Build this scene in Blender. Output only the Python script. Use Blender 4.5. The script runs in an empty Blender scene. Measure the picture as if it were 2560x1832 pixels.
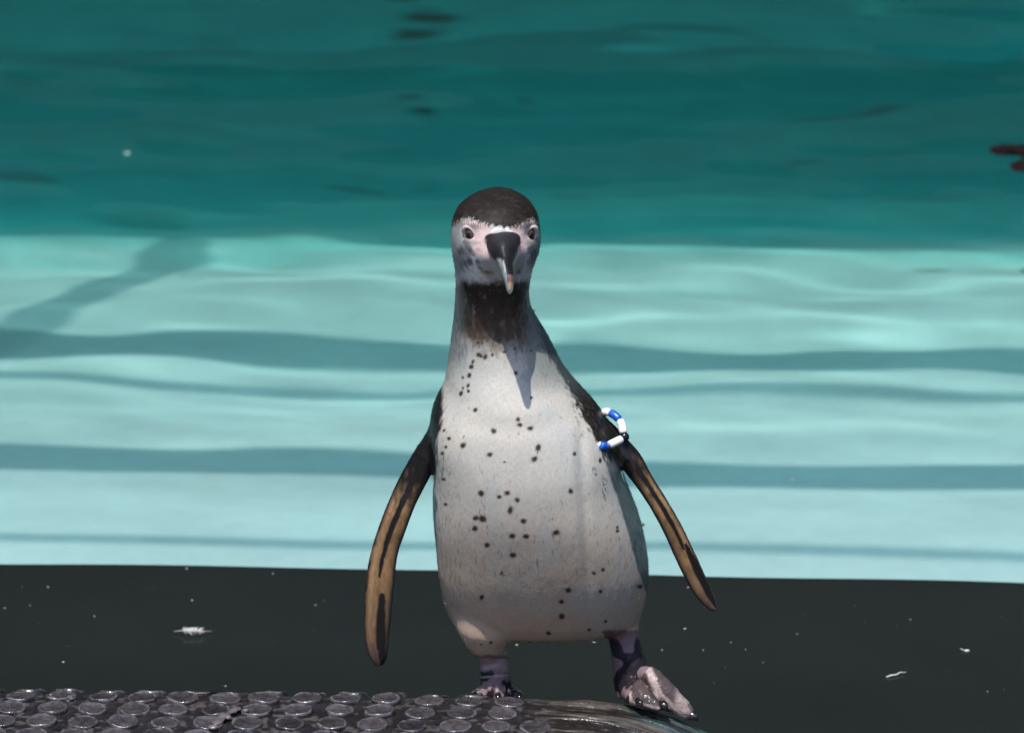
import bpy, bmesh, math, random
import numpy as np
from mathutils import Vector, noise as mnoise

SC = bpy.context.scene
COL = SC.collection
R = math.radians

# ------------------------------------------------------------------ camera, sky, sun, exposure
PITCH, CAMY, CAMZ, LENS = 20.0, -4.7, 2.07, 175.0
cam = bpy.data.cameras.new('camera')
camo = bpy.data.objects.new('camera', cam); COL.objects.link(camo)
camo.location = (0, CAMY, CAMZ)
camo.rotation_euler = (R(90 - PITCH), 0, 0)
cam.lens = LENS; cam.sensor_width = 36; cam.clip_end = 500
cam.dof.use_dof = True; cam.dof.focus_distance = 4.96; cam.dof.aperture_fstop = 8.0
SC.camera = camo

SUN_EL, SUN_AZ = 70.0, 20.0        # azimuth: degrees left of straight behind the camera
w = bpy.data.worlds.new("World"); SC.world = w; w.use_nodes = True
wn = w.node_tree
sky = wn.nodes.new('ShaderNodeTexSky'); sky.sky_type = 'NISHITA'; sky.sun_disc = False
sky.sun_elevation = R(SUN_EL); sky.sun_rotation = R(180 + SUN_AZ)
wn.links.new(sky.outputs[0], wn.nodes['Background'].inputs[0])
wn.nodes['Background'].inputs[1].default_value = 0.15
sl = bpy.data.lights.new('sun', 'SUN'); sl.energy = 2.7; sl.angle = R(0.5); sl.color = (1, .95, .88)
so = bpy.data.objects.new('sun', sl); COL.objects.link(so)
so.rotation_euler = (R(90 - SUN_EL), 0, R(-SUN_AZ))
sl.cycles.is_caustics_light = True
# unit vector towards the sun
SUN = Vector((-math.sin(R(SUN_AZ)) * math.cos(R(SUN_EL)), -math.cos(R(SUN_AZ)) * math.cos(R(SUN_EL)), math.sin(R(SUN_EL))))
SC.view_settings.view_transform = 'Standard'; SC.view_settings.look = 'None'
SC.view_settings.gamma = 1; SC.view_settings.exposure = 0.92
SC.view_settings.use_curve_mapping = False
SC.cycles.use_denoising = True
SC.cycles.max_bounces = 10

# ------------------------------------------------------------------ helpers
cp, sp = math.cos(R(PITCH)), math.sin(R(PITCH))
K = 36 / 2560 / LENS
def ray(px, py):
    a, b = (px - 1280) * K, -(py - 916) * K
    return np.array([a, cp + b * sp, -sp + b * cp])
def W(px, py, y):                    # world point on the plane at depth y
    d = ray(px, py); t = (y - CAMY) / d[1]
    return np.array([d[0] * t, y, CAMZ + d[2] * t])
S2 = 2560 / 2270.0                   # sketch measurements were taken on a 2270 px wide print
def V(u, v, y): return W(u * S2, v * S2, y)
def proj(P):                         # world points -> sketch coordinates
    P = np.asarray(P); y = P[:, 1] - CAMY; z = P[:, 2] - CAMZ
    f = y * cp - z * sp; up = y * sp + z * cp
    return np.stack([(P[:, 0] / f / K + 1280) / S2, (-up / f / K + 916) / S2], 1)
def on_z(px, py, z):
    d = ray(px, py); t = (z - CAMZ) / d[2]
    return np.array([d[0] * t, CAMY + d[1] * t, z])

def sm(a, b, x): t = np.clip((x - a) / (b - a), 0, 1); return t * t * (3 - 2 * t)
_rng = np.random.default_rng(11)
_lat = _rng.random((32, 32, 32))
def vnoise(P, s):
    Q = np.asarray(P) * s + 100.0; I = np.floor(Q).astype(int); F = Q - I; F = F * F * (3 - 2 * F)
    out = 0
    for dx in (0, 1):
        for dy in (0, 1):
            for dz in (0, 1):
                wt = (F[:, 0] if dx else 1 - F[:, 0]) * (F[:, 1] if dy else 1 - F[:, 1]) * (F[:, 2] if dz else 1 - F[:, 2])
                out = out + wt * _lat[(I[:, 0] + dx) % 32, (I[:, 1] + dy) % 32, (I[:, 2] + dz) % 32]
    return out
def fbm(P, s, o=3): return sum(vnoise(P, s * 2 ** k) / 2 ** k for k in range(o)) / sum(1 / 2 ** k for k in range(o))

def tag(o, label=None, cat=None, group=None, kind=None):
    for k, v in (('label', label), ('category', cat), ('group', group), ('kind', kind)):
        if v: o[k] = v
    return o
def link(name, me, mat=None, parent=None):
    o = bpy.data.objects.new(name, me); COL.objects.link(o)
    if mat is not None and not me.materials: me.materials.append(mat)
    if parent: o.parent = parent
    return o
def mesh(name, v, f, smooth=True):
    me = bpy.data.meshes.new(name)
    me.from_pydata(v.tolist() if hasattr(v, 'tolist') else v, [], f.tolist() if hasattr(f, 'tolist') else f)
    if smooth: me.shade_smooth()
    return me
def setcol(me, c, name='Col'):
    a = me.color_attributes.new(name, 'FLOAT_COLOR', 'POINT')
    a.data.foreach_set('color', np.concatenate([c, np.ones((len(c), 1))], 1).astype(np.float32).ravel())
def grid(X, Y, Z):
    ny, nx = X.shape; v = np.stack([X, Y, Z], -1).reshape(-1, 3); i = np.arange(nx * ny).reshape(ny, nx)
    f = np.stack([i[:-1, :-1], i[:-1, 1:], i[1:, 1:], i[1:, :-1]], -1).reshape(-1, 4)
    return v, f
def box(name, c, s, mat, parent=None, rz=0):
    bm = bmesh.new(); bmesh.ops.create_cube(bm, size=1)
    for q in bm.verts: q.co = Vector((q.co.x * s[0], q.co.y * s[1], q.co.z * s[2]))
    bmesh.ops.bevel(bm, geom=bm.edges[:], offset=min(s) * .06, segments=1, affect='EDGES')
    me = bpy.data.meshes.new(name); bm.to_mesh(me); bm.free()
    o = link(name, me, mat, parent); o.location = c; o.rotation_euler.z = rz
    return o
def tube(pts, rad, n=12, cap=True, flat=None):
    """tapered tube along points; flat = (per-point second radius, axis vector) for elliptical sections"""
    P = [Vector(p) for p in pts]; m = len(P); v = []; f = []
    ref = Vector(flat[1]) if flat else None
    side = None
    for i, p in enumerate(P):
        t = (P[min(i + 1, m - 1)] - P[max(i - 1, 0)]).normalized()
        if ref is not None: a = (ref - t * ref.dot(t)).normalized()
        else:
            if side is None: side = t.orthogonal().normalized()
            side = (side - t * side.dot(t)).normalized(); a = side
        b = t.cross(a)
        ra = rad[i]; rb = flat[0][i] if flat else ra
        for k in range(n):
            th = 2 * math.pi * k / n
            v.append(p + a * math.cos(th) * ra + b * math.sin(th) * rb)
    for i in range(m - 1):
        for k in range(n):
            k2 = (k + 1) % n
            f.append((i * n + k, i * n + k2, (i + 1) * n + k2, (i + 1) * n + k))
    if cap:
        f.append(tuple(range(n))[::-1]); f.append(tuple((m - 1) * n + k for k in range(n)))
    return [tuple(q) for q in v], f
def smoothpath(pts, k=5):
    """Catmull-Rom through rows of floats"""
    P = np.array(pts, float); P = np.vstack([2 * P[0] - P[1], P, 2 * P[-1] - P[-2]]); out = []
    for i in range(1, len(P) - 2):
        for j in range(k):
            t = j / k
            out.append(.5 * ((2 * P[i]) + (-P[i - 1] + P[i + 1]) * t + (2 * P[i - 1] - 5 * P[i] + 4 * P[i + 1] - P[i + 2]) * t * t
                             + (-P[i - 1] + 3 * P[i] - 3 * P[i + 1] + P[i + 2]) * t ** 3))
    out.append(P[-2]); return np.array(out)
def join(parts):
    v = []; f = []
    for a, b in parts:
        n = len(v); v += [tuple(q) for q in a]; f += [tuple(i + n for i in q) for q in b]
    return v, f
def ellipsoid(c, r, n=24, m=16, rot=None):
    v = []; f = []
    for i in range(1, m):
        ph = math.pi * i / m
        for k in range(n):
            th = 2 * math.pi * k / n
            q = Vector((r[0] * math.sin(ph) * math.cos(th), r[1] * math.sin(ph) * math.sin(th), r[2] * math.cos(ph)))
            if rot is not None: q = rot @ q
            v.append(tuple(Vector(c) + q))
    top = Vector((0, 0, r[2])); bot = Vector((0, 0, -r[2]))
    if rot is not None: top = rot @ top; bot = rot @ bot
    v.append(tuple(Vector(c) + top)); v.append(tuple(Vector(c) + bot))
    for i in range(m - 2):
        for k in range(n):
            k2 = (k + 1) % n
            f.append((i * n + k, (i + 1) * n + k, (i + 1) * n + k2, i * n + k2))
    T = (m - 1) * n
    for k in range(n):
        f.append((T, k, (k + 1) % n)); f.append((T + 1, (m - 2) * n + (k + 1) % n, (m - 2) * n + k))
    return v, f

# ------------------------------------------------------------------ materials
def mat(name, col=(.5, .5, .5), rough=.6, spec=.5, attr=None, nscale=None, namp=0.0, bump=None, coat=0, metal=0, sss=0, roughvar=None):
    m = bpy.data.materials.new(name); m.use_nodes = True; nt = m.node_tree; b = nt.nodes['Principled BSDF']; L = nt.links
    b.inputs['Roughness'].default_value = rough; b.inputs['Specular IOR Level'].default_value = spec
    b.inputs['Coat Weight'].default_value = coat; b.inputs['Coat Roughness'].default_value = .12
    b.inputs['Metallic'].default_value = metal
    if sss:
        b.inputs['Subsurface Weight'].default_value = sss; b.inputs['Subsurface Radius'].default_value = (.004, .002, .0015); b.inputs['Subsurface Scale'].default_value = 1
    tc = nt.nodes.new('ShaderNodeTexCoord')
    if attr:
        a = nt.nodes.new('ShaderNodeAttribute'); a.attribute_name = attr; src = a.outputs['Color']
    else:
        a = nt.nodes.new('ShaderNodeRGB'); a.outputs[0].default_value = (*col, 1); src = a.outputs[0]
    if nscale:
        n = nt.nodes.new('ShaderNodeTexNoise'); n.inputs['Scale'].default_value = nscale; n.inputs['Detail'].default_value = 6
        L.new(tc.outputs['Object'], n.inputs['Vector'])
        mr = nt.nodes.new('ShaderNodeMapRange'); mr.inputs[1].default_value = .25; mr.inputs[2].default_value = .75
        mr.inputs[3].default_value = 1 - namp; mr.inputs[4].default_value = 1 + namp; L.new(n.outputs['Fac'], mr.inputs[0])
        vm = nt.nodes.new('ShaderNodeVectorMath'); vm.operation = 'SCALE'; L.new(src, vm.inputs[0]); L.new(mr.outputs[0], vm.inputs['Scale'])
        src = vm.outputs[0]
        if roughvar:
            m2 = nt.nodes.new('ShaderNodeMapRange'); m2.inputs[1].default_value = .3; m2.inputs[2].default_value = .7
            m2.inputs[3].default_value = rough - roughvar; m2.inputs[4].default_value = rough + roughvar
            L.new(n.outputs['Fac'], m2.inputs[0]); L.new(m2.outputs[0], b.inputs['Roughness'])
    L.new(src, b.inputs['Base Color'])
    if bump:
        sc, st, stretch = bump
        mp = nt.nodes.new('ShaderNodeMapping'); mp.inputs['Scale'].default_value = stretch; L.new(tc.outputs['Object'], mp.inputs['Vector'])
        n = nt.nodes.new('ShaderNodeTexNoise'); n.inputs['Scale'].default_value = sc; n.inputs['Detail'].default_value = 4; L.new(mp.outputs[0], n.inputs['Vector'])
        bp = nt.nodes.new('ShaderNodeBump'); bp.inputs['Strength'].default_value = 1; bp.inputs['Distance'].default_value = st
        L.new(n.outputs['Fac'], bp.inputs['Height']); L.new(bp.outputs[0], b.inputs['Normal'])
    return m

# ------------------------------------------------------------------ pool: floor, water, deck, unseen walls
WZ = -0.085                        # water level
IOR = 1.33
def floor_z(y):                    # shallow by the mat, sloping down to the deep end
    y = np.asarray(y, float); t = np.clip(y - .75, 0, 3.2)
    return -.36 - .34 * t * t / (t + .35)
def to_floor(px, py):              # the floor point seen at a pixel through still water
    P = on_z(px, py, WZ); d = ray(px, py); d /= np.linalg.norm(d)
    h = d[:2] / IOR; c = math.sqrt(1 - (h ** 2).sum()); t = .3
    for _ in range(40): t = (WZ - float(floor_z(P[1] + h[1] * t))) / c
    return np.array([P[0] + h[0] * t, P[1] + h[1] * t, WZ - c * t])
def sun_to(pf, zc):                # where the sun ray reaching floor point pf passes height zc
    s = -np.array(SUN); h = s[:2] / IOR; c = math.sqrt(1 - (h ** 2).sum()); t = (WZ - pf[2]) / c
    e = np.array(pf[:2]) - h * t
    t2 = (zc - WZ) / SUN[2]
    return np.array([e[0] + SUN[0] * t2, e[1] + SUN[1] * t2, zc])

# floor: turquoise paint, dark rubber liner next to the mat
eL, eM, eR = to_floor(0, 1407), to_floor(1280, 1437), to_floor(2560, 1463)
slope = (eR[1] - eL[1]) / (eR[0] - eL[0])
def liner_edge(x): return eM[1] + slope * (x - eM[0]) - .006 * np.sin(x * 7.0 + .6)
xs = np.concatenate([np.linspace(-6, -1.2, 12)[:-1], np.linspace(-1.2, 1.2, 180), np.linspace(1.2, 6, 12)[1:]])
ys = np.concatenate([np.linspace(-1.2, 0, 6)[:-1], np.linspace(0, 5.0, 420), np.linspace(5, 9, 12)[1:]])
X, Y = np.meshgrid(xs, ys)
yl = liner_edge(X)
Yf = np.where(Y < 99, Y, Y)
v, f = grid(X, Yf, floor_z(Yf))
me = mesh('pool_floor', v, f)
P = v.copy()
n1 = fbm(P, 1.3); n2 = fbm(P * np.array([1, 1.6, 1]), 5.0)
deep = sm(.5, 2.6, P[:, 1])[:, None]
base = np.array([.52, .66, .67]) * (1 - deep) + np.array([.33, .60, .58]) * deep
y_e = to_floor(1280, 640)[1]; d2 = sm(y_e - .14, y_e + .2, P[:, 1])[:, None]; base = base * (1 - d2) + np.array([.05, .62, .56]) * d2  # past the canopy shadow edge the shade's green tone is painted in
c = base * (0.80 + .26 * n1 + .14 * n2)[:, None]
alg = sm(.62, .8, fbm(P * np.array([.6, 1.8, 1]) + 7, 2.4))[:, None]
c = c * (1 - .06 * alg) + np.array([.10, .22, .12]) * .06 * alg
def dark_streak(px, py, rx, ry, amt, tilt=0.0, sc=(.02, .05, .035)):   # dark reflections and faint brown streaks painted into the floor colour
    global c
    q = to_floor(px, py); qx = to_floor(px + rx, py + tilt * rx); qy = to_floor(px, py - ry)
    ex_ = qx[:2] - q[:2]; ey_ = qy[:2] - q[:2]; M = np.linalg.inv(np.array([ex_, ey_]).T)
    d = (P[:, :2] - q[:2]) @ M.T
    r_ = np.sqrt((d ** 2).sum(1)) + (n2 - .5) * .7
    m_ = (amt * (1 - sm(.45, 1.15, r_)))[:, None]; c = c * (1 - m_) + np.array(sc) * m_
for a_ in ((1060, 88, 105, 17, .80), (1060, 40, 60, 14, .55), (990, -4, 70, 12, .8), (1048, 252, 52, 11, .8), (60, 445, 105, 20, .40), (870, 448, 90, 16, .40, .25), (370, 560, 120, 18, .25, .15), (1440, 516, 70, 11, .35, .12),
           (2020, 285, 110, 12, .35, -.1), (2190, 265, 70, 16, .45, -.15), (1300, 205, 25, 12, .4), (2230, 380, 120, 10, .30, -.08), (2320, 678, 60, 8, .5), (2020, 408, 60, 10, .3), (60, 200, 70, 14, .15), (1050, 450, 40, 9, .2), (2300, 500, 150, 20, .15)):
    dark_streak(*a_)
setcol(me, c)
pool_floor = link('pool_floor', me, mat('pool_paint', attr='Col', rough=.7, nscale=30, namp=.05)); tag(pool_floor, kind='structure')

xl = np.linspace(-5.9, 5.9, 400); yy = np.linspace(-1.2, 1, 8)
X, T = np.meshgrid(xl, np.linspace(0, 1, 90)); Yl = -1.15 + (liner_edge(X) + 1.15) * T
v, f = grid(X, Yl, floor_z(Yl) + .006)
liner = link('pool_liner', mesh('pool_liner', v, f), mat('dark_liner', (.0065, .0058, .0045), rough=.8, nscale=6, namp=.3)); tag(liner, kind='structure')

def waves(X, Y):
    rng = np.random.default_rng(5); Z = 0 * X + WZ
    for k in range(22):
        lam = .22 + 1.1 * rng.random() ** 1.3
        a = .0016 * lam; th = math.pi / 2 + rng.normal() * .40; ph = rng.random() * 7
        Z += a * np.sin(2 * math.pi / lam * (X * math.cos(th) + Y * math.sin(th)) + ph)
    for k in range(16):
        lam = .09 + .20 * rng.random()
        a = .0010 * lam; th = math.pi / 2 + rng.normal() * .66; ph = rng.random() * 7
        Z += sm(.5, 1.5, Y) * a * np.sin(2 * math.pi / lam * (X * math.cos(th) + Y * math.sin(th)) + ph)
    return Z
gx = np.concatenate([np.linspace(-6, -1.4, 60)[:-1], np.linspace(-1.4, 1.4, 400), np.linspace(1.4, 6, 60)[1:]])
gy = np.concatenate([np.linspace(-1.2, -.2, 30)[:-1], np.linspace(-.2, 4.2, 620), np.linspace(4.2, 9, 80)[1:]])
X, Y = np.meshgrid(gx, gy); v, f = grid(X, Y, waves(X, Y))
wm = bpy.data.materials.new('pool_water'); wm.use_nodes = True; n = wm.node_tree; n.nodes.clear()
o_ = n.nodes.new('ShaderNodeOutputMaterial'); g_ = n.nodes.new('ShaderNodeBsdfGlass'); g_.inputs['IOR'].default_value = IOR
g_.inputs['Roughness'].default_value = 0; g_.inputs['Color'].default_value = (.90, 1, .995, 1); n.links.new(g_.outputs[0], o_.inputs[0])
water = link('water', mesh('water', v, f), wm); tag(water, kind='structure')
water.cycles.is_caustics_caster = True
for o in (pool_floor, liner): o.cycles.is_caustics_receiver = True

conc = mat('deck_concrete', (.20, .165, .13), rough=.85, nscale=8, namp=.25, bump=(60, .003, (1, 1, 1)))
def sheet(name, x0, x1, y0, y1, z, m):
    v, f = grid(*np.meshgrid([x0, x1], [y0, y1]), np.full((2, 2), z)); o = link(name, mesh(name, v, f, False), m); return tag(o, kind='structure')
sheet('deck', -60, 60, -90, -1.2, .03, conc)
sheet('deck', -60, -6, -1.2, 9, .03, conc); sheet('deck', 6, 60, -1.2, 9, .03, conc); sheet('deck', -60, 60, 9, 90, .03, conc)
pw = mat('pool_wall_paint', (.22, .5, .5), rough=.7, nscale=3, namp=.15)
for nm, cc, ss in (('pool_wall', (0, -1.26, -.245), (12.3, .12, .53)), ('pool_wall', (0, 9.06, -.245), (12.3, .12, .53)),
                   ('pool_wall', (-6.06, 3.9, -.245), (.12, 10.2, .53)), ('pool_wall', (6.06, 3.9, -.245), (.12, 10.2, .53))):
    tag(box(nm, cc, ss, pw), kind='structure')
wall_dark = mat('unseen_wall_dark', (.015, .02, .018), rough=.9, nscale=5, namp=.4)
for i, (cc, ss) in enumerate((((0, 10.5, 2.2), (18, .2, 4.4)), ((-9, -.9, 2.2), (.2, 22.5, 4.4)), ((9, -.9, 2.2), (.2, 22.5, 4.4)), ((0, -12.3, 2.6), (18.4, .2, 5.2)))):
    tag(box('unseen_wall', cc, ss, wall_dark), kind='structure')  # unseen dark walls; the rear one and longer sides added to cut sky light

# canopy over the far side of the pool with open rafters in front of it (its shadow lies on the pool floor)
ZC = 2.5
def translucent(name, col, tr):
    m = mat(name, col, rough=.8); nt = m.node_tree; t_ = nt.nodes.new('ShaderNodeBsdfTransparent'); t_.inputs[0].default_value = (*tr, 1)
    ad = nt.nodes.new('ShaderNodeMixShader'); ad.inputs[0].default_value = .5
    nt.links.new(nt.nodes['Principled BSDF'].outputs[0], ad.inputs[1]); nt.links.new(t_.outputs[0], ad.inputs[2]); nt.links.new(ad.outputs[0], nt.nodes['Material Output'].inputs[0]); return m
cloth = translucent('shade_netting', (.015, .018, .018), (.62, .62, .62)); 
nt = cloth.node_tree; tc_ = nt.nodes.new('ShaderNodeTexCoord'); sx_ = nt.nodes.new('ShaderNodeSeparateXYZ'); mr_ = nt.nodes.new('ShaderNodeMapRange')
nt.links.new(tc_.outputs['Object'], sx_.inputs[0]); nt.links.new(sx_.outputs['Y'], mr_.inputs[0])
mr_.inputs[1].default_value = -4.2; mr_.inputs[2].default_value = -3.75; mr_.inputs[3].default_value = .80; mr_.inputs[4].default_value = .36; mr_.interpolation_type = 'SMOOTHSTEP'
[q for q in nt.nodes if q.bl_idname == 'ShaderNodeMixShader'][0].inputs[0].default_value = .5
m2_ = nt.nodes.new('ShaderNodeMapRange'); m2_.inputs[1].default_value = -1.6; m2_.inputs[2].default_value = .4; m2_.inputs[3].default_value = 1; m2_.inputs[4].default_value = .10; nt.links.new(sx_.outputs['Y'], m2_.inputs[0])
mu_ = nt.nodes.new('ShaderNodeMath'); mu_.operation = 'MULTIPLY'; nt.links.new(mr_.outputs[0], mu_.inputs[0]); nt.links.new(m2_.outputs[0], mu_.inputs[1])
nt.links.new(mu_.outputs[0], [q for q in nt.nodes if q.bl_idname == 'ShaderNodeMixShader'][0].inputs[0])
faint = translucent('faint_strip', (.2, .25, .25), (.85, 1, 1)); [q for q in faint.node_tree.nodes if q.bl_idname == 'ShaderNodeMixShader'][0].inputs[0].default_value = .68
strip = translucent('translucent_strip', (.2, .25, .25), (.72, 1, 1))
canopy = bpy.data.objects.new('pool_canopy', None); COL.objects.link(canopy)
tag(canopy, 'dark timber canopy with open rafters over the far side of the pool', 'canopy')
timber = mat('dark_timber', (.05, .045, .04), rough=.8, nscale=12, namp=.3)
yaw = math.atan(slope)
def row_line(y0, y1, y2):          # y of a beam at x=0 from the rows where its shadow shows
    return sun_to(to_floor(1280, y1), ZC)
edge = sun_to(to_floor(1280, 632), ZC)
box('roof_panel', (0, edge[1] + 4.2, ZC + .05), (14, 8.4, .1), cloth, canopy, yaw * .6)
for top, bot in ((852, 913), (1157, 1214)):
    a = sun_to(to_floor(1280, top), ZC)[1]; b = sun_to(to_floor(1280, bot), ZC)[1]
    box('rafter', (0, (a + b) / 2, ZC), (12.6, abs(a - b), .04), strip, canopy, yaw)
for row, wd in ((968, .036), (1382, .026)):
    a = sun_to(to_floor(1280, row), ZC)[1]
    box('rail', (0, a, ZC), (12.6, wd, .022), faint, canopy, yaw)
a = sun_to(to_floor(470, 625), ZC - .1); b = sun_to(to_floor(-120, 900), ZC - .1)
d = b - a; L_ = float(np.linalg.norm(d))
box('brace', tuple((a + b) / 2), (L_, .085, .04), faint, canopy, math.atan2(d[1], d[0]))
for sx in (-1, 1):
    for yy_ in (edge[1] + .3, 6.5, 9.3):
        box('post', (sx * 6.2, yy_, 1.26), (.12, .12, 2.46), timber, canopy)
    box('side_beam', (sx * 6.2, 4, ZC - .06), (.1, 12, .1), timber, canopy)

# ------------------------------------------------------------------ studded mat on the rounded pool edge
rim = np.array([(-600, 1521), (0, 1526), (500, 1531), (1000, 1535), (1150, 1538), (1300, 1542), (1360, 1548), (1400, 1555), (1450, 1567), (1500, 1583),
                (1550, 1605), (1590, 1626), (1640, 1662), (1700, 1720), (1760, 1800), (1900, 2100)], float)
rw = np.array([V(u, v_, 0) for u, v_ in rim])
rs = smoothpath(rw, 6)
def mat_z(x, y):
    x = np.asarray(x, float); y = np.asarray(y, float)
    zr = np.interp(x, rs[:, 0], rs[:, 2]) - .0005
    r = .02; s = .95
    back = -.5 * s * ((y + .0) + np.sqrt(y * y + r * r)) + .0042
    return zr + back
mx = np.concatenate([np.linspace(-2.2, -.58, 60)[:-1], np.linspace(-.58, .24, 560)]); my = np.concatenate([np.linspace(-1.0, -.13, 30)[:-1], np.linspace(-.13, .05, 260), np.linspace(.07, .30, 20)[1:]])
X, Y = np.meshgrid(mx, my)
Z = mat_z(X, Y)
P = np.stack([X, Y, Z], -1).reshape(-1, 3)
# flowing grooves where the wet end of the mat bends down
end = sm(.00, .075, X)
ang = Y * 1.0 + .25 * np.clip(X, 0, 1) ** 1.3
G = fbm(np.stack([X.ravel() * 13, (Y + .12 * np.clip(X - .03, 0, 1)).ravel() * 230, 0 * X.ravel()], 1), 1.0, 3).reshape(X.shape)
G2 = fbm(np.stack([X.ravel() * 35, (Y).ravel() * 110, 0 * X.ravel() + 5], 1), 1.0, 2).reshape(X.shape)
fine = fbm(P * np.array([1, 1, 0]), 120, 3).reshape(X.shape)
Z = Z + end * (G - .5) * .0042 + (1 - end) * (fine - .5) * .0016 + end * (G2 - .5) * .003
v, f = grid(X, Y, Z); me = mesh('stud_mat', v, f)
e = end.reshape(-1, 1); g = G.reshape(-1, 1); g2 = G2.reshape(-1, 1); fn = fine.reshape(-1, 1)
cl = np.array([.014, .013, .014]) * (1 + 1.5 * sm(.5, .75, fn)) + np.array([.03, .022, .018]) * sm(.58, .72, fn)
ce = np.array([.014, .011, .010]) * (1 - sm(.48, .66, g)) + np.array([.075, .062, .052]) * sm(.48, .66, g)
teal = sm(.45, .6, g2) * sm(.08, .2, X.reshape(-1, 1)) * .6 * sm(-.30, -.12, Y.reshape(-1, 1))  # teal water reflection painted into the streaks at the wet end
ce = ce * (1 - teal) + np.array([.02, .085, .09]) * teal
setcol(me, cl * (1 - e) + ce * e)
stud_mat = bpy.data.objects.new('stud_mat', None); COL.objects.link(stud_mat)
tag(stud_mat, 'wet dark rubber mat with raised round studs bending over the pool edge under the penguin', 'rubber mat')
link('mat_sheet', me, mat('wet_rubber', attr='Col', rough=.32, spec=.5, roughvar=.15, nscale=60, namp=.25, bump=(220, .0012, (1, 1, 1))), stud_mat)

def stud_mesh(seed):
    rnd = random.Random(seed + 3); n = 28
    prof = [(0, .0026), (.0085, .0025), (.0125, .0028), (.0142, .0036), (.0152, .0038), (.0160, .0030), (.0165, .0010), (.0168, -.003)]
    v = [(0, 0, prof[0][1])]; cols = []
    ph = [rnd.random() * 7 for _ in range(4)]
    for r, z in prof[1:]:
        for k in range(n):
            th = 2 * math.pi * k / n
            rr = r * (1 + .025 * math.sin(2 * th + ph[0]) + .02 * math.sin(3 * th + ph[1]))
            zz = z + (.0006 * math.sin(th + ph[2]) + .0004 * math.sin(4 * th + ph[3])) * (r > .01)
            v.append((rr * math.cos(th), rr * math.sin(th), zz))
    f = [(0, 1 + k, 1 + (k + 1) % n) for k in range(n)]
    for i in range(len(prof) - 2):
        for k in range(n):
            a = 1 + i * n + k; b = 1 + i * n + (k + 1) % n
            f.append((a, a + n, b + n, b))
    me = mesh('stud', np.array(v), f)
    p = np.array(v); rr = np.hypot(p[:, 0], p[:, 1])
    nz = fbm(p + seed, 260, 3); rim_shine = sm(.38, .7, nz)
    c = np.array([.034, .030, .033])[None] * (.5 + 1.1 * nz)[:, None] * (.6 + .17 * seed)
    ring = (sm(.0125, .0142, rr) * (1 - sm(.0158, .0164, rr)) * np.clip(.10 + 1.0 * rim_shine * (.5 + .5 * np.sin(np.arctan2(p[:, 1], p[:, 0]) + ph[0])) + .25 * rim_shine, 0, 1))[:, None]
    c = c * (1 - ring) + np.array([.115, .105, .11]) * ring  # lighter broken ring paints wet highlights on the stud rim
    c = c * (1 - (rr > .0163)[:, None] * .6)
    setcol(me, c)
    return me
stud_mat_m = mat('stud_rubber', attr='Col', rough=.26, spec=.6, nscale=150, namp=.45, roughvar=.16, coat=.4, bump=(500, .0006, (1, 1, 1)))
kinds = [stud_mesh(s) for s in range(6)]
for m_ in kinds: m_.materials.append(stud_mat_m)
rnd = random.Random(4)
# first row: a stud seen at pixel (560,1752)
p0 = on_z(560, 1753, 0.003)
PX, PY, SH = .0417, .0335, -.0068
for k in range(-1, 11):
    for i in range(-16, 22):
        x = p0[0] + PX * i + SH * k + rnd.uniform(-.0016, .0016); y = p0[1] - PY * k - .004 * x * 0
        if k == -1: y = p0[1] + .0275
        if x < -.64 or x > .012 + .01 * min(k, 3): continue
        z = float(mat_z(x, y)); gx_ = (float(mat_z(x + .003, y)) - float(mat_z(x - .003, y))) / .006; gy_ = (float(mat_z(x, y + .003)) - float(mat_z(x, y - .003))) / .006
        nrm = Vector((-gx_, -gy_, 1)).normalized()
        o = link('stud', rnd.choice(kinds), None, stud_mat); o.location = (x, y, z)
        q = nrm.to_track_quat('Z', 'Y'); o.rotation_mode = 'QUATERNION'; o.rotation_quaternion = q
        from mathutils import Quaternion
        o.rotation_quaternion = q @ Quaternion((0, 0, 1), rnd.random() * 6.28)
        s_ = rnd.uniform(.90, 1.04); o.scale = (s_, s_, rnd.uniform(.8, 1.3) * (.55 if x > -.11 else 1))
# ------------------------------------------------------------------ penguin
penguin = bpy.data.objects.new('penguin', None); COL.objects.link(penguin)
tag(penguin, 'young spotted penguin with black beak and wings held out, standing on the wet studded mat', 'penguin')
YB = 0.055                                            # the bird stands a little behind the rim of the mat
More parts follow.
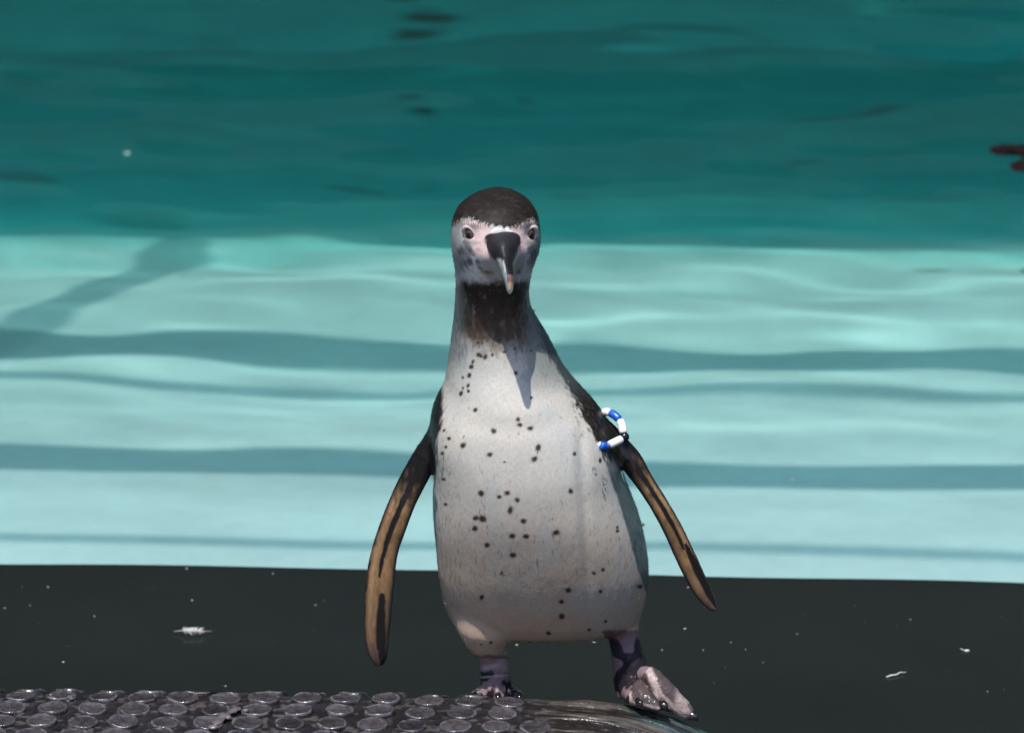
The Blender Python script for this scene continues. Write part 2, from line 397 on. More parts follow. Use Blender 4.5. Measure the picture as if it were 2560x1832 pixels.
# v, left u, right u, depth centre, front, back      (sketch coordinates, metres)
sec = np.array([
 (417.5, 1093, 1117, .000, .012, .012), (420, 1075, 1137, .000, .024, .024), (427, 1058, 1151, .000, .034, .034), (440, 1038, 1166, .000, .042, .043), (458, 1020, 1180, .000, .049, .050),
 (480, 1008, 1190, .000, .053, .054), (505, 1001, 1196, -.002, .055, .055), (530, 1000, 1199, -.004, .054, .056), (555, 1002, 1195, -.004, .049, .056), (575, 1005, 1188, -.003, .043, .054),
 (595, 1008, 1181, .000, .037, .050), (620, 1010, 1176, .001, .034, .046), (650, 1009.5, 1173, .002, .035, .045), (680, 1008, 1177, .002, .039, .046), (710, 1005, 1192, .002, .046, .049),
 (740, 1001, 1211, .000, .056, .054), (780, 996, 1232, -.002, .069, .060), (820, 990, 1253, -.003, .080, .066), (850, 985, 1276, -.004, .087, .071), (880, 970, 1302, -.004, .092, .076),
 (910, 957, 1328, -.005, .097, .080), (950, 952, 1352, -.006, .101, .084), (1000, 958, 1368, -.006, .105, .087), (1050, 961, 1380, -.006, .1055, .089), (1100, 960, 1399, -.006, .1035, .091), (1150, 961, 1418, -.006, .0985, .093),
 (1200, 966, 1430, -.005, .0935, .094), (1250, 970, 1437, -.003, .0880, .092), (1290, 976, 1436, .000, .0828, .089), (1320, 982, 1430, .003, .0772, .085), (1345, 989, 1424, .006, .071, .080), (1368, 1000, 1418, .010, .061, .074),
 (1380, 1012, 1411, .014, .048, .066), (1387, 1028, 1400, .018, .030, .055), (1391, 1048, 1375, .020, .016, .040)], float)
FRS = 1.14; sec[:, 0] += 14 * (1 - np.clip((sec[:, 0] - 417.5) / 50, 0, 1)); sec[:, 3] -= .040 * (1 - sm(610, 800, sec[:, 0]))
hwx = .02 * sm(425, 445, sec[:, 0]) * (1 - sm(478, 515, sec[:, 0])); mid_ = (sec[:, 1] + sec[:, 2]) / 2; hf_ = (sec[:, 2] - sec[:, 1]) / 2 * (1 + hwx); sec[:, 1] = mid_ - hf_; sec[:, 2] = mid_ + hf_
secs = smoothpath(sec, 4)
NR = 96; lv = []; lf = []
for r_ in secs:
    v0, ul, ur, yc, fr, bk = r_; yc += YB
    L0, R0 = V(ul, v0, yc), V(ur, v0, yc); cx, hw, z0 = (L0[0] + R0[0]) / 2, (R0[0] - L0[0]) / 2, (L0[2] + R0[2]) / 2
    ex = 2.0 + .35 * float(sm(800, 1000, v0))
    for k in range(NR):
        th = 2 * math.pi * k / NR; c_, s_ = math.cos(th), math.sin(th)
        cc = math.copysign(abs(c_) ** (2 / ex), c_); ss = math.copysign(abs(s_) ** (2 / ex), s_)
        lv.append((cx + hw * cc, yc + (bk if ss > 0 else fr) * ss, z0))
for i in range(len(secs) - 1):
    for k in range(NR):
        k2 = (k + 1) % NR; lf.append((i * NR + k, (i + 1) * NR + k, (i + 1) * NR + k2, i * NR + k2))
lf.append(tuple(range(NR))); lf.append(tuple((len(secs) - 1) * NR + k for k in range(NR))[::-1])
pieces = [(lv, lf)]

def cen(u, v, y): return V(u, v, y)
# thighs / leg bases
pieces.append(tube([cen(1100, 1310, YB - .010), cen(1082, 1360, YB - .024), cen(1078, 1390, YB - .026), cen(1079, 1415, YB - .023), cen(1085, 1438, YB - .021), cen(1092, 1458, YB - .018)], [.048, .041, .0325, .0240, .0175, .0125], 24))
pieces.append(tube([cen(1360, 1340, YB+.01), cen(1374, 1380, YB - .004), cen(1381, 1400, YB - .01)], [.034, .020, .0155], 24))
# brow and cheek swellings, shoulders
# tail
pieces.append(tube([(.0, YB + .05, .13), (0, YB + .105, .09), (0, YB + .15, .055), (0, YB + .175, .035)], [.05, .032, .018, .006], 20, flat=([.03, .016, .008, .004], (1, 0, 0))))

# flippers: centre line u, v, depth, half width seen from the front, half thickness
FL = np.array([(985, 920, YB + .010, 10, .012), (966, 960, YB + .004, 20, .014), (944, 1008, YB + .000, 27, .0115), (917, 1060, YB - .006, 30, .0085), (893, 1110, YB - .012, 30, .0070), (871, 1165, YB - .018, 31, .0062),
               (853, 1220, YB - .023, 31, .0058), (843, 1280, YB - .027, 33, .0056), (838, 1340, YB - .030, 32, .0054), (835, 1395, YB - .032, 29, .0050), (835, 1435, YB - .033, 26, .0046), (839, 1462, YB - .033, 18, .0040), (843, 1474, YB - .033, 8, .003)], float)
FR = np.array([(1300, 925, YB + .010, 16, .014), (1340, 955, YB + .002, 26, .013), (1374, 992, YB - .004, 25, .011), (1400, 1022, YB - .010, 22, .0088), (1430, 1068, YB - .015, 18.5, .0072), (1462, 1118, YB - .019, 18, .0064), (1492, 1172, YB - .022, 19, .0058),
               (1518, 1228, YB - .025, 20, .0055), (1543, 1280, YB - .027, 19, .0050), (1562, 1315, YB - .028, 17, .0046), (1578, 1340, YB - .028, 12, .004), (1587, 1352, YB - .028, 5, .003)], float)
UPM = 2485 / S2 / 1.0                                   # sketch units per metre at the bird
def flipper(F, sgn):
    Q = smoothpath(F, 12); pts = [V(a, b, c) for a, b, c, _, _ in Q]; n = 24; v = []; f = []
    for i, p in enumerate(pts):
        t = pts[min(i + 1, len(pts) - 1)] - pts[max(i - 1, 0)]; t /= np.linalg.norm(t)
        view = np.array([0, 1.0, -.3]); side = np.cross(t, view); side /= np.linalg.norm(side)   # across the flipper as seen
        dep = np.cross(side, t)
        hw = Q[i, 3] / UPM; th_ = Q[i, 4]
        # chord runs obliquely: leading edge (outer) forward, trailing edge back
        ch = side * hw + dep * hw * .45 * (-sgn)
        nn = np.cross(ch, t); nn /= np.linalg.norm(nn)
        for k in range(n):
            a = 2 * math.pi * k / n; c_, s_ = math.cos(a), math.sin(a)
            taper = 1 - .35 * c_ * (-sgn)
            v.append(p + ch * c_ + nn * th_ * s_ * taper)
    m = len(pts)
    for i in range(m - 1):
        for k in range(n):
            k2 = (k + 1) % n; f.append((i * n + k, i * n + k2, (i + 1) * n + k2, (i + 1) * n + k))
    f.append(tuple(range(n))[::-1]); f.append(tuple((m - 1) * n + k for k in range(n)))
    return (v, f), np.array(pts), Q
FR[3:, 3] *= 1.15
flL, cL, QL = flipper(FL, 1); flR, cR, QR = flipper(FR, -1)
pieces += [flL, flR]

# legs
def leg(pts, rad): return tube([V(*p) for p in pts], rad, 24)
pieces.append(leg([(1094, 1440, YB - .016), (1096, 1470, YB - .018), (1098, 1498, YB - .020), (1100, 1525, YB - .022), (1100, 1550, YB - .020)], [.0150, .0148, .0152, .0165, .016]))
pieces.append(leg([(1381, 1380, YB - .010), (1384, 1420, YB - .014), (1390, 1450, YB - .018), (1396, 1480, YB - .022), (1400, 1510, YB - .026), (1402, 1540, YB - .028)], [.0160, .0158, .0170, .0180, .0190, .0175]))
# left foot behind the rim: resting on the back slope
lfx, lfy = V(1100, 1540, YB)[0], YB
zf = float(mat_z(lfx, .035)) + .008
for dx in (-.022, .002, .024):
    a = np.array([lfx + dx * .3, .045, float(mat_z(lfx, .045)) + .016]); b = np.array([lfx + dx, .015, float(mat_z(lfx, .015)) + .006])
    m_ = (a + b) / 2 + np.array([0, 0, .003]); pieces.append(tube([a, m_, b], [.012, .009, .0055], 14))
pieces.append(tube([V(1100, 1535, YB - .02), (lfx, .045, float(mat_z(lfx, .045)) + .012)], [.017, .013], 18))
# right foot: ankle, three toes drooping over the bent end of the mat
ank = (1405, 1535, YB - .030)
toes = [[(1425, 1496, .010, .0100), (1444, 1503, .000, .0112), (1468, 1528, -.008, .0118), (1492, 1552, -.013, .0110), (1512, 1570, -.016, .0098), (1530, 1585, -.018, .0064)],
        [(1405, 1525, .012, .0115), (1415, 1535, -.008, .0112), (1430, 1548, -.020, .0095), (1450, 1560, -.027, .0078), (1466, 1568, -.030, .0058)],
        [(1395, 1535, .015, .010), (1400, 1543, -.010, .0085), (1408, 1551, -.020, .0068), (1416, 1556, -.027, .0048)]]
tipR = []
for T in toes:
    Q = smoothpath(np.array(T, float), 3); pieces.append(tube([V(a, b, c) for a, b, c, _ in Q], [q[3] for q in Q], 16)); tipR.append(V(*T[-1][:3]))
pieces.append(tube([V(*ank), V(1436, 1508, .006)], [.014, .009], 18))
# web between the two long toes
wv = [V(1440, 1518, -.004), V(1420, 1540, -.012), V(1470, 1562, -.020), V(1500, 1566, -.014)]
wv = [w_ - np.array([0, 0, .002]) for w_ in wv]; wv2 = [w_ + np.array([0, 0, -.005]) for w_ in wv]
pieces.append(([*wv, *wv2], [(0, 1, 2, 3), (7, 6, 5, 4), (0, 4, 5, 1), (1, 5, 6, 2), (2, 6, 7, 3), (3, 7, 4, 0)]))

v, f = join(pieces)
tmp = bpy.data.objects.new('tmp', mesh('tmp', [tuple(map(float, q)) for q in v], f)); COL.objects.link(tmp)
rm = tmp.modifiers.new('r', 'REMESH'); rm.mode = 'VOXEL'; rm.voxel_size = .0013; rm.use_smooth_shade = True
s1 = tmp.modifiers.new('s', 'SMOOTH'); s1.factor = .5; s1.iterations = 7
dg = bpy.context.evaluated_depsgraph_get()
me = bpy.data.meshes.new_from_object(tmp.evaluated_get(dg)); me.name = 'body'
bpy.data.objects.remove(tmp)
N = len(me.vertices); co = np.empty(N * 3, np.float32); me.vertices.foreach_get('co', co); P = co.reshape(-1, 3).astype(float)
nr = np.empty(N * 3, np.float32); me.vertex_normals.foreach_get('vector', nr); NRM = nr.reshape(-1, 3)

E_ = np.empty(len(me.edges) * 2, np.int32); me.edges.foreach_get('vertices', E_); E_ = E_.reshape(-1, 2)
q_ = proj(P); 
mkS = np.maximum(np.clip(1 - np.hypot((q_[:, 0] - 1080) / 100, (q_[:, 1] - 1372) / 72), 0, 1), np.clip(1 - np.hypot((q_[:, 0] - 1376) / 70, (q_[:, 1] - 1385) / 40), 0, 1))
mkS = np.maximum(mkS, np.clip(1 - np.hypot((q_[:, 0] - 1330) / 70, (q_[:, 1] - 940) / 90), 0, 1)); mkS = np.maximum(mkS, np.clip(1 - np.hypot((q_[:, 0] - 965) / 50, (q_[:, 1] - 940) / 80), 0, 1))
mkS = np.clip(mkS * 2.5, 0, 1) * .9
sub = mkS > 0; e2 = E_[sub[E_[:, 0]] | sub[E_[:, 1]]]; deg = np.maximum(np.bincount(e2.ravel(), minlength=N), 1)
for _ in range(70):
    acc = np.stack([np.bincount(e2[:, 0], P[e2[:, 1], k], N) + np.bincount(e2[:, 1], P[e2[:, 0], k], N) for k in range(3)], 1) / deg[:, None]
    P[sub] += (acc[sub] - P[sub]) * mkS[sub][:, None] * .8
me.vertices.foreach_set('co', P.astype(np.float32).ravel()); me.update(); me.vertex_normals.foreach_get('vector', nr); NRM = nr.reshape(-1, 3)
# soft relief: keel of the breast, wet folds, fine ruffling of the plumage
uv = proj(P); u, v_ = uv[:, 0], uv[:, 1]
def near_line(P, C):
    best = np.full(len(P), 9.0); idx = np.zeros(len(P), int)
    for i in range(len(C)):
        d = np.linalg.norm(P - C[i], axis=1); m_ = d < best; best[m_] = d[m_]; idx[m_] = i
    return best, idx
dL, iL = near_line(P, cL); dR, iR = near_line(P, cR)
plum = (1 - sm(1440, 1460, v_)) * (v_ > 400)
ruf = (fbm(P * np.array([1, 1, .45]), 150, 3) - .5) * .0005 + (fbm(P * np.array([1, 1, .4]), 30, 2) - .5) * .0018 * sm(700, 800, v_)
groove = -.0022 * np.exp(-((u - (1290 + .05 * (v_ - 1000))) / 14.) ** 2) * sm(900, 1000, v_) * (1 - sm(1250, 1400, v_))
sock = -.0032 * (np.exp(-(((u - 1041) / 17) ** 2 + ((v_ - 522) / 19) ** 2)) + np.exp(-(((u - 1177) / 14) ** 2 + ((v_ - 522) / 19) ** 2))) + .0022 * (np.exp(-(((u - 1048) / 26) ** 2 + ((v_ - 496) / 9) ** 2)) + np.exp(-(((u - 1165) / 24) ** 2 + ((v_ - 496) / 9) ** 2))) + .0018 * np.exp(-(((u - 1075) / 22) ** 2 + ((v_ - 575) / 22) ** 2))
P = P + NRM * (sock * (v_ < 640) * (NRM[:, 1] < 0))[:, None]
P = P + NRM * (ruf * plum * .9 + groove * (NRM[:, 1] < 0))[:, None]

# --- plumage colours
c_white = np.array([.45, .43, .385]); c_dark = np.array([.012, .0105, .010]); c_neck = np.array([.046, .034, .026]); c_brown = np.array([.05, .038, .030]); c_pink = np.array([.56, .43, .41])
c_flank = np.array([.085, .115, .115])
nz = fbm(P * np.array([1, 1, .5]), 260, 3); nl = fbm(P, 60, 3); n3 = fbm(P + 3, 500, 2)
front = NRM[:, 1] < .25
back = (sm(-.05, .25, P[:, 1] - YB + (nl - .5) * .02) > .0) & (NRM[:, 1] > .30)
col = np.tile(c_white, (N, 1))
def mix(mask, c2):
    global col
    m_ = np.clip(mask, 0, 1)[:, None]; col = col * (1 - m_) + c2 * m_
# warm bounce light painted into the lower belly colour
mix(sm(1050, 1320, v_) * .85, np.array([.39, .295, .215])); mix(sm(1300, 1400, v_) * .8, np.array([.52, .37, .27]))
lw_ = fbm(P * np.array([1, 1, .35]) + 20, 28, 3)
mix(sm(.48, .68, lw_) * .30, np.array([.33, .37, .37])); mix((1 - sm(.30, .46, lw_)) * .30, np.array([.50, .46, .38]))
mix(sm(.5, .75, nl) * .12, np.array([.36, .36, .33]))
# spots
sp2 = [(470,25,14),(475,120,20),(492,132,14),(530,138,16),(588,122,13),(685,96,13),(770,68,10),(903,88,9),(430,178,12),(416,218,16),(398,288,16),(345,305,10),(388,372,13),(392,415,14),(345,390,10),(330,432,15),
 (778,268,15),(905,468,10),(448,568,17),(800,645,18),(812,690,18),(894,718,18),(597,742,20),(348,856,19),(960,872,20),(567,932,18),(930,966,20),(235,800,14),(210,870,12),(180,920,12),(148,720,20),(195,735,10),
 (1258,925,17),(1275,525,14),(1463,975,13),(1225,1228,20),(690,990,7),(497,1242,22),(708,1242,18),(645,1272,17),(790,1297,20),(732,1382,20),(455,1445,20),(508,1452,28),(445,1532,22),(840,1470,20),(750,1590,22),(865,1595,20),
 (1105,1562,22),(190,1130,14),(208,1335,14),(1605,1520,13),(1605,1550,13)]
sp5 = [(585,220,20),(812,303,24),(715,462,12),(735,482,9),(540,670,18),(1520,465,16),(1600,435,14),(1295,612,20),(1237,712,20),(1240,840,24),(1580,622,16),(1920,580,20),(1475,955,12),(1125,985,18),(1620,885,12),(620,1065,12),(535,1080,8)]
spots = [(930.9 + a * .27296, 753.5 + b * .27296, r * .318) for a, b, r in sp2] + [(930.9 + a * .25389, 1152.5 + b * .25389, r * .30) for a, b, r in sp5]
fr_ = (NRM[:, 1] < .1) & (dL > .0) & (v_ > 720)
ang_ = _rng.random(len(spots)) * 3.14
for (a, b, r), q in zip(spots, ang_):
    dx, dy = u - a, v_ - b; dx, dy = dx * math.cos(q) + dy * math.sin(q), (dy * math.cos(q) - dx * math.sin(q)) * (.68 + .1 * q)
    dd = np.sqrt(dx * dx + dy * dy) * (1 + .55 * (nz - .5)) + (n3 - .5) * 2.6
    halo = (1 - sm(r * .7, r * 1.7, dd)) * .30; core = 1 - sm(r * .55, r * 1.10, dd)
    mix(np.where(fr_, halo, 0), np.array([.16, .14, .12])); mix(np.where(fr_, core * .95, 0), np.array([.022, .015, .012]))
# dark back and shoulders, with a ragged feathered border
bl = np.interp(v_, [560, 640, 690, 730, 760, 800, 850, 880, 920, 960, 1000, 1020, 1060, 1100, 1200, 1250, 1300, 1350, 1420], [1230, 1215, 1188, 1188, 1200, 1224, 1252, 1270, 1290, 1312, 1332, 1340, 1352, 1368, 1398, 1412, 1427, 1440, 1460])
jag = (nz - .5) * 26 + (nl - .5) * 22
md = sm(-5, 7, u - bl + jag)
mix(md * (1 - sm(1010, 1060, v_)), c_dark); mix(md * .5 * (1 - sm(1010, 1060, v_)) * (nz > .58), c_brown)
mix(sm(-2, 3, u - bl + jag * .2) * sm(1015, 1050, v_), c_flank)
ll = np.interp(v_, [560, 700, 840, 870, 900, 940, 970, 1050, 1090, 1110, 1200, 1300, 1400], [980, 990, 978, 985, 984, 980, 972, 967, 962, 968, 966, 972, 990])
ml = sm(-5, 6, ll - u + jag * .55)
mix(ml * sm(820, 860, v_) * (1 - sm(1050, 1080, v_)), c_dark); mix(sm(-2, 3, ll - u + jag * .2) * sm(1050, 1080, v_), c_flank)
mix(sm(.0, .03, P[:, 1] - YB - .030 + .030 * (1 - sm(610, 800, v_)) + (nl - .5) * .02) * (v_ < 1440), c_dark)
# neck band
nb = sm(606, 630, v_ + jag * .8 - .05 * np.abs(u - 1095)) * (1 - sm(738, 812, v_ + jag * 1.8 + .14 * np.abs(u - 1105)))
edge_n = np.clip(1 - sm(66, 98, np.abs(u - 1096) + jag * .8) * .7, 0, 1)
mix(nb * edge_n * np.clip(1.1 - .35 * sm(.5, .8, nz), 0, 1), c_neck * (.55 + 1.5 * sm(640, 760, v_))[:, None] * (.7 + .6 * nz)[:, None])
mix(nb * (1 - edge_n) * .9, np.array([.10, .12, .115]))
mix(nb * sm(.5, .66, nz) * .5 * sm(650, 740, v_), np.array([.085, .066, .05]))
sidegrey = sm(1150, 1180, u + jag) * sm(640, 700, v_) * (1 - sm(820, 900, v_)); mix(sidegrey * .55, np.array([.10, .13, .13]))
mix((1 - sm(1012, 1040, u + jag)) * sm(620, 680, v_) * (1 - sm(780, 860, v_)) * .6, np.array([.16, .19, .19]))
# head
H = v_ < 640
def ell(cx, cy, rx, ry, soft=.25, rot=0, n=0.):
    dx, dy = u - cx, v_ - cy; c_, s_ = math.cos(rot), math.sin(rot); a = (dx * c_ + dy * s_) / rx; b = (-dx * s_ + dy * c_) / ry
    return (1 - sm(1 - soft, 1 + soft, np.sqrt(a * a + b * b) + (nz - .5) * n)) * front * H
headm = 1 - sm(600, 636, v_ + (nl - .5) * 16 + .1 * np.abs(u - 1100))
mix(headm * 1.0, np.array([.42, .46, .44])[None] * (.75 + .55 * nl)[:, None])
mix(ell(1050, 595, 40, 26, .5, .3, .6) * .9, np.array([.80, .84, .81])); mix(ell(1160, 600, 20, 22, .5, 0, .6) * .4, np.array([.30, .33, .33])); mix(ell(1006, 525, 9, 26, .4, 0, .6) * .7, np.array([.36, .32, .32]))
mix(ell(1015, 545, 30, 70, .4, 0, .8) * .8, np.array([.19, .205, .20])); mix(ell(1192, 555, 22, 62, .4, 0, .8) * .85, np.array([.075, .09, .09]))
mix(ell(1030, 565, 26, 30, .35, .4, 1.2) * .4, np.array([.10, .10, .10]))
# bare pink skin round eyes and beak
for e_ in ((1048, 515, 26, 26, 0), (1072, 512, 26, 16, .15), (1085, 545, 22, 34, -.5), (1068, 560, 18, 24, -.6), (1168, 515, 24, 26, 0), (1148, 510, 22, 16, -.1), (1150, 545, 18, 34, .4)):
    mix(ell(*e_[:4], .22, e_[4], .25), c_pink)
mix(ell(1075, 590, 14, 34, .3, -.55, .3) * .8, np.array([.36, .36, .37])); mix(ell(1152, 585, 10, 32, .3, .35, .3) * .8, np.array([.22, .25, .25]))
for e_ in ((1062, 555, 9, 5, .4), (1155, 552, 7, 6, 0)): mix(ell(*e_[:4], .4, e_[4], .6) * .5, np.array([.42, .22, .20]))
# dark stripe from the eye down to the gape, little dark flecks
for e_ in ((1038, 549, 11, 5, .6), (1048, 562, 10, 5, .9), (1024, 556, 9, 7, .6), (1058, 579, 8, 5, 1.0), (1062, 592, 9, 4, .7), (1080, 603, 13, 4.5, .12), (1034, 538, 8, 4, .5), (1180, 548, 10, 5, -.5), (1183, 565, 9, 14, 0), (1150, 603, 6, 4, 0), (1040, 578, 10, 8, .8)):
    mix(ell(*e_[:4], .6, e_[4], 1.6) * .62, np.array([.035, .033, .035]))
# dark cap with ragged lower edge
cl_ = np.interp(u, [995, 1005, 1018, 1031, 1045, 1064, 1092, 1107, 1125, 1137, 1157, 1170, 1182, 1192, 1202], [520, 500, 492, 486, 487, 494, 502, 506, 508, 506, 498, 492, 488, 500, 520])
mix(sm(-4, 4, cl_ - v_ + (nz - .5) * 14 + (n3 - .5) * 9), np.array([.013, .0092, .0072])); mix(sm(0, 8, cl_ - v_) * (nz > .6) * .35, np.array([.04, .03, .025]))
capR = sm(1165, 1185, u) * sm(480, 495, v_) * (1 - sm(560, 600, v_)) * 0
mix((P[:, 1] > YB - .024 + (nl - .5) * .02) * (v_ < 640) * 1.0, np.array([.014, .012, .011]))
for e_ in ((1114.5, 537, 39, 17, 0), (1093, 526, 18, 9, -.1), (1136, 527, 18, 9, .1), (1116, 555, 29, 20, 0)): mix(ell(*e_[:4], .12, e_[4], .25), np.array([.012, .011, .012]))
for e_ in ((1041, 536, 15, 6, .3), (1177, 537, 11, 6, -.3), (1029, 524, 4, 16, -.3)): mix(ell(*e_[:4], .5, e_[4], .6) * .55, np.array([.12, .12, .12]))
mix(ell(1107, 506, 7, 5, .5, 0, 1.5) * .7, np.array([.75, .72, .72]))
# feather strokes over the brow
br = sm(484, 490, v_) * (1 - sm(500, 508, v_)) * (np.sin(u * 1.3 + nz * 9) > .35); mix(br * .5 * H * front, np.array([.04, .03, .026]))

hair = (np.sin(u * 1.15 + nl * 14) * .5 + .5) ** 3
for cx_, dr in ((1050, .35), (1165, -.35)):
    hz = np.exp(-((u - cx_) / 26) ** 2) * sm(-2, 3, v_ - cl_) * (1 - sm(6, 17, v_ - cl_ + (nz - .5) * 10)); mix(hz * hair * .8 * H * front, np.array([.03, .022, .018]))
mix(sm(0, 4, v_ - cl_ + 9) * (1 - sm(6, 12, v_ - cl_ + 9)) * (n3 > .62) * .6 * H * front, np.array([.42, .38, .35]))
for e_ in ((1100, 508, 5, 4, 0), (1124, 507, 4, 4, 0), (1092, 512, 5, 3, -.4), (1130, 513, 6, 3, .2)): mix(ell(*e_[:4], .4, e_[4], 1.2) * .8, np.array([.8, .74, .72]))
# flippers: orange brown undersides with black streaks
def paint_flipper(d, idx, C, Q, streaks, sgn, root):
    t = idx / (len(C) - 1.0); a = uv[:, 0] - Q[idx, 0]; b = uv[:, 1] - Q[idx, 1]
    tan = np.gradient(Q[:, :2], axis=0); tan /= np.linalg.norm(tan, axis=1)[:, None]
    s_ = (a * (-tan[idx, 1]) + b * tan[idx, 0]) * -1 / np.maximum(Q[idx, 3], 11)       # -1..1 across
    inside = d < (np.maximum(Q[idx, 3], 14) / UPM * 1.25 + .006); inside &= t > root
    on = inside.astype(float) * sm(root, root + .05, t)
    mix(on, np.array([.012, .011, .012]))
    o = np.array([.215, .128, .064])[None] * (.35 + 1.0 * fbm(P * np.array([1, 1, .6]) + 8, 60, 2) + .35 * (nz - .3))[:, None]; o = o * (1 - .35 * sm(.2, .8, s_ * sgn))[:, None] + np.array([.10, .075, .05]) * (1 - sm(.0, .3, np.abs(s_ + sgn * .55)))[:, None] * .6; o2 = np.array([.17, .10, .085])[None] * (.6 + .7 * nz)[:, None]  # inner side darker and outer ridge lighter: shading painted into the brown
    tipm = sm(.62, .95, t)[:, None]; o = o * (1 - tipm) + o2 * .62 * tipm
    m_ = on * sm(root + .12, root + .34, t + (nl - .5) * .12 + (nz - .5) * .14)
    mix(m_ * (1 - sm(.70, .95, np.abs(s_) + (nz - .5) * .3)) * (1 - .3 * sm(.55, .85, vnoise(P * np.array([1, 1, .25]) + 4, 420))), o)
    for t0, t1, s0, s1, wd in streaks:
        tt = np.clip((t - t0) / (t1 - t0), 0, 1); sc_ = s0 + (s1 - s0) * tt
        w_ = wd * np.sqrt(np.clip(4 * tt * (1 - tt), 0, 1)) ** .6
        mk = (t > t0) & (t < t1); mix(on * mk * (1 - sm(w_ * .7, w_ * 1.15, np.abs(s_ - sc_) + (nz - .5) * .12 + (nl - .5) * .2)), np.array([.012, .011, .011]))
    ed = on * sm(.70, .92, s_ * sgn); mix(ed * (t > root + .1) * .85, np.array([.03, .035, .04]))
# s<0 is the outer side of the left flipper as seen
paint_flipper(dL, iL, cL, QL, [(.16, .58, .05, -.05, .24), (.62, 1.0, .25, .45, .42)], 1, .10)
paint_flipper(dR, iR, cR, QR, [(.20, .62, .05, .15, .28), (.60, 1.0, .45, .50, .40)], -1, .12)
mix(((dL < .03) & (iL / len(cL) > .1) & (NRM[:, 1] > .25)) * 1.0, np.array([.014, .014, .016])); mix(((dR < .03) & (iR / len(cR) > .12) & (NRM[:, 1] > .25)) * 1.0, np.array([.014, .014, .016]))
# feet and legs
legm = ((v_ > 1456) & (u < 1250) & (u > 1000)) | ((u > 1340) & (v_ > 1398 + (nl - .5) * 6) & (u < 1600) & (v_ > 1400))
lc = np.array([.022, .018, .022])[None] * (.5 + 1.0 * nl)[:, None]
legm = legm & ((v_ > 1460 + (nz - .5) * 16) | (u > 1250)); mix(legm * 1.0, lc)
lw = 1 - np.abs(v_ - 1456 - (nz - .5) * 10) / 9; mix(np.clip(lw, 0, 1) * (u < 1250) * (u > 1000) * .8, np.array([.03, .02, .018])); mix(np.clip(1 - np.abs(v_ - 1400 + (nz - .5) * 8) / 7, 0, 1) * (u > 1335) * (u < 1425) * .85, np.array([.02, .014, .014]))  # dark rim painted as shadow where the thighs end above the legs
pk = (.45, .30, .33)
mix(legm * sm(.52, .60, fbm(P + 9, 75, 2)) * .85, np.array([.20, .14, .155]))
mix(legm * (1 - sm(1480, 1492, v_ + (nl - .5) * 20)) * (u < 1250) * .95, np.array([.34, .24, .25]))
mix(legm * (u < 1250) * (1 - sm(1.2, 2.6, np.abs(v_ - 1498 + .08 * (u - 1100)))) * .7, np.array([.35, .30, .32])); mix(legm * (u < 1250) * sm(1512, 1530, v_) * sm(.5, .62, nz) * .8, np.array([.42, .30, .28]))
mix(legm * (1 - sm(1408, 1424, v_ + (nl - .5) * 16)) * (u > 1340) * .7, np.array([.20, .125, .13]))
ft = legm & (u > 1395) & (v_ > 1478) & (v_ - 1478 > (1440 - u) * 1.1)
scal = np.sin((u - v_) * 1.9) * .5 + .5
def pl_d(pts):
    pts = np.array(pts, float); d = np.full(len(u), 1e9)
    for a, b in zip(pts[:-1], pts[1:]):
        w_ = b - a; t = np.clip(((u - a[0]) * w_[0] + (v_ - a[1]) * w_[1]) / (w_ @ w_), 0, 1)
        d = np.minimum(d, np.hypot(u - a[0] - w_[0] * t, v_ - a[1] - w_[1] * t))
    return d
pkf = np.array([.36, .28, .265])[None] * (.7 + .6 * nz)[:, None]
mix(ft * 1.0, (np.array([.060, .046, .045])[None] * (.6 + .5 * scal + .5 * nz)[:, None]))
rd = pl_d([(1438, 1482), (1449, 1512), (1462, 1540), (1490, 1568), (1520, 1586)]); mix(ft * (1 - sm(5, 11, rd + (nz - .5) * 6)), pkf)  # pale band paints the highlight along the toe ridge
mix(ft * sm(1488, 1506, u + (nl - .5) * 16) * .85, pkf * .9)
mix(ft * (1 - sm(3, 6, pl_d([(1396, 1535), (1397, 1556), (1426, 1562), (1464, 1571)]) + (nz - .5) * 4)) * .85, pkf)
mix(ft * (1 - sm(1.5, 4, pl_d([(1430, 1505), (1446, 1540), (1470, 1562)]))) * .8, np.array([.02, .016, .017]))
mix(ft * (1 - sm(2, 5, pl_d([(1528, 1562), (1540, 1590)]))) * .7, np.array([.03, .025, .025]))
col = col * (1 + (n3 - .5)[:, None] * .10)
P = P + NRM * ((ft * (scal - .5) * .0007 + legm * (nz - .5) * .0012 + ft * (n3 - .5) * .0010))[:, None]
me.vertices.foreach_set('co', P.astype(np.float32).ravel()); me.update()
setcol(me, np.clip(col, .005, .9))
ra = me.attributes.new('Wet', 'FLOAT', 'POINT'); flm = ((dL < .022) & (iL > 24)) | ((dR < .018) & (iR > 24))
wet = np.clip(.58 - .32 * flm - .16 * (col.mean(1) < .12) * (v_ > 640) + .06 * (v_ < 640) - .2 * (v_ > 1456) + (nz - .5) * .1, .2, .8)
ra.data.foreach_set('value', wet.astype(np.float32))
pm = mat('plumage', attr='Col', rough=.5, spec=.22, nscale=350, namp=.10, bump=(320, .00028, (1, 1, .35)), sss=.0)
an = pm.node_tree.nodes.new('ShaderNodeAttribute'); an.attribute_name = 'Wet'; pm.node_tree.links.new(an.outputs['Fac'], pm.node_tree.nodes['Principled BSDF'].inputs['Roughness'])
body = link('body', me, pm, penguin)

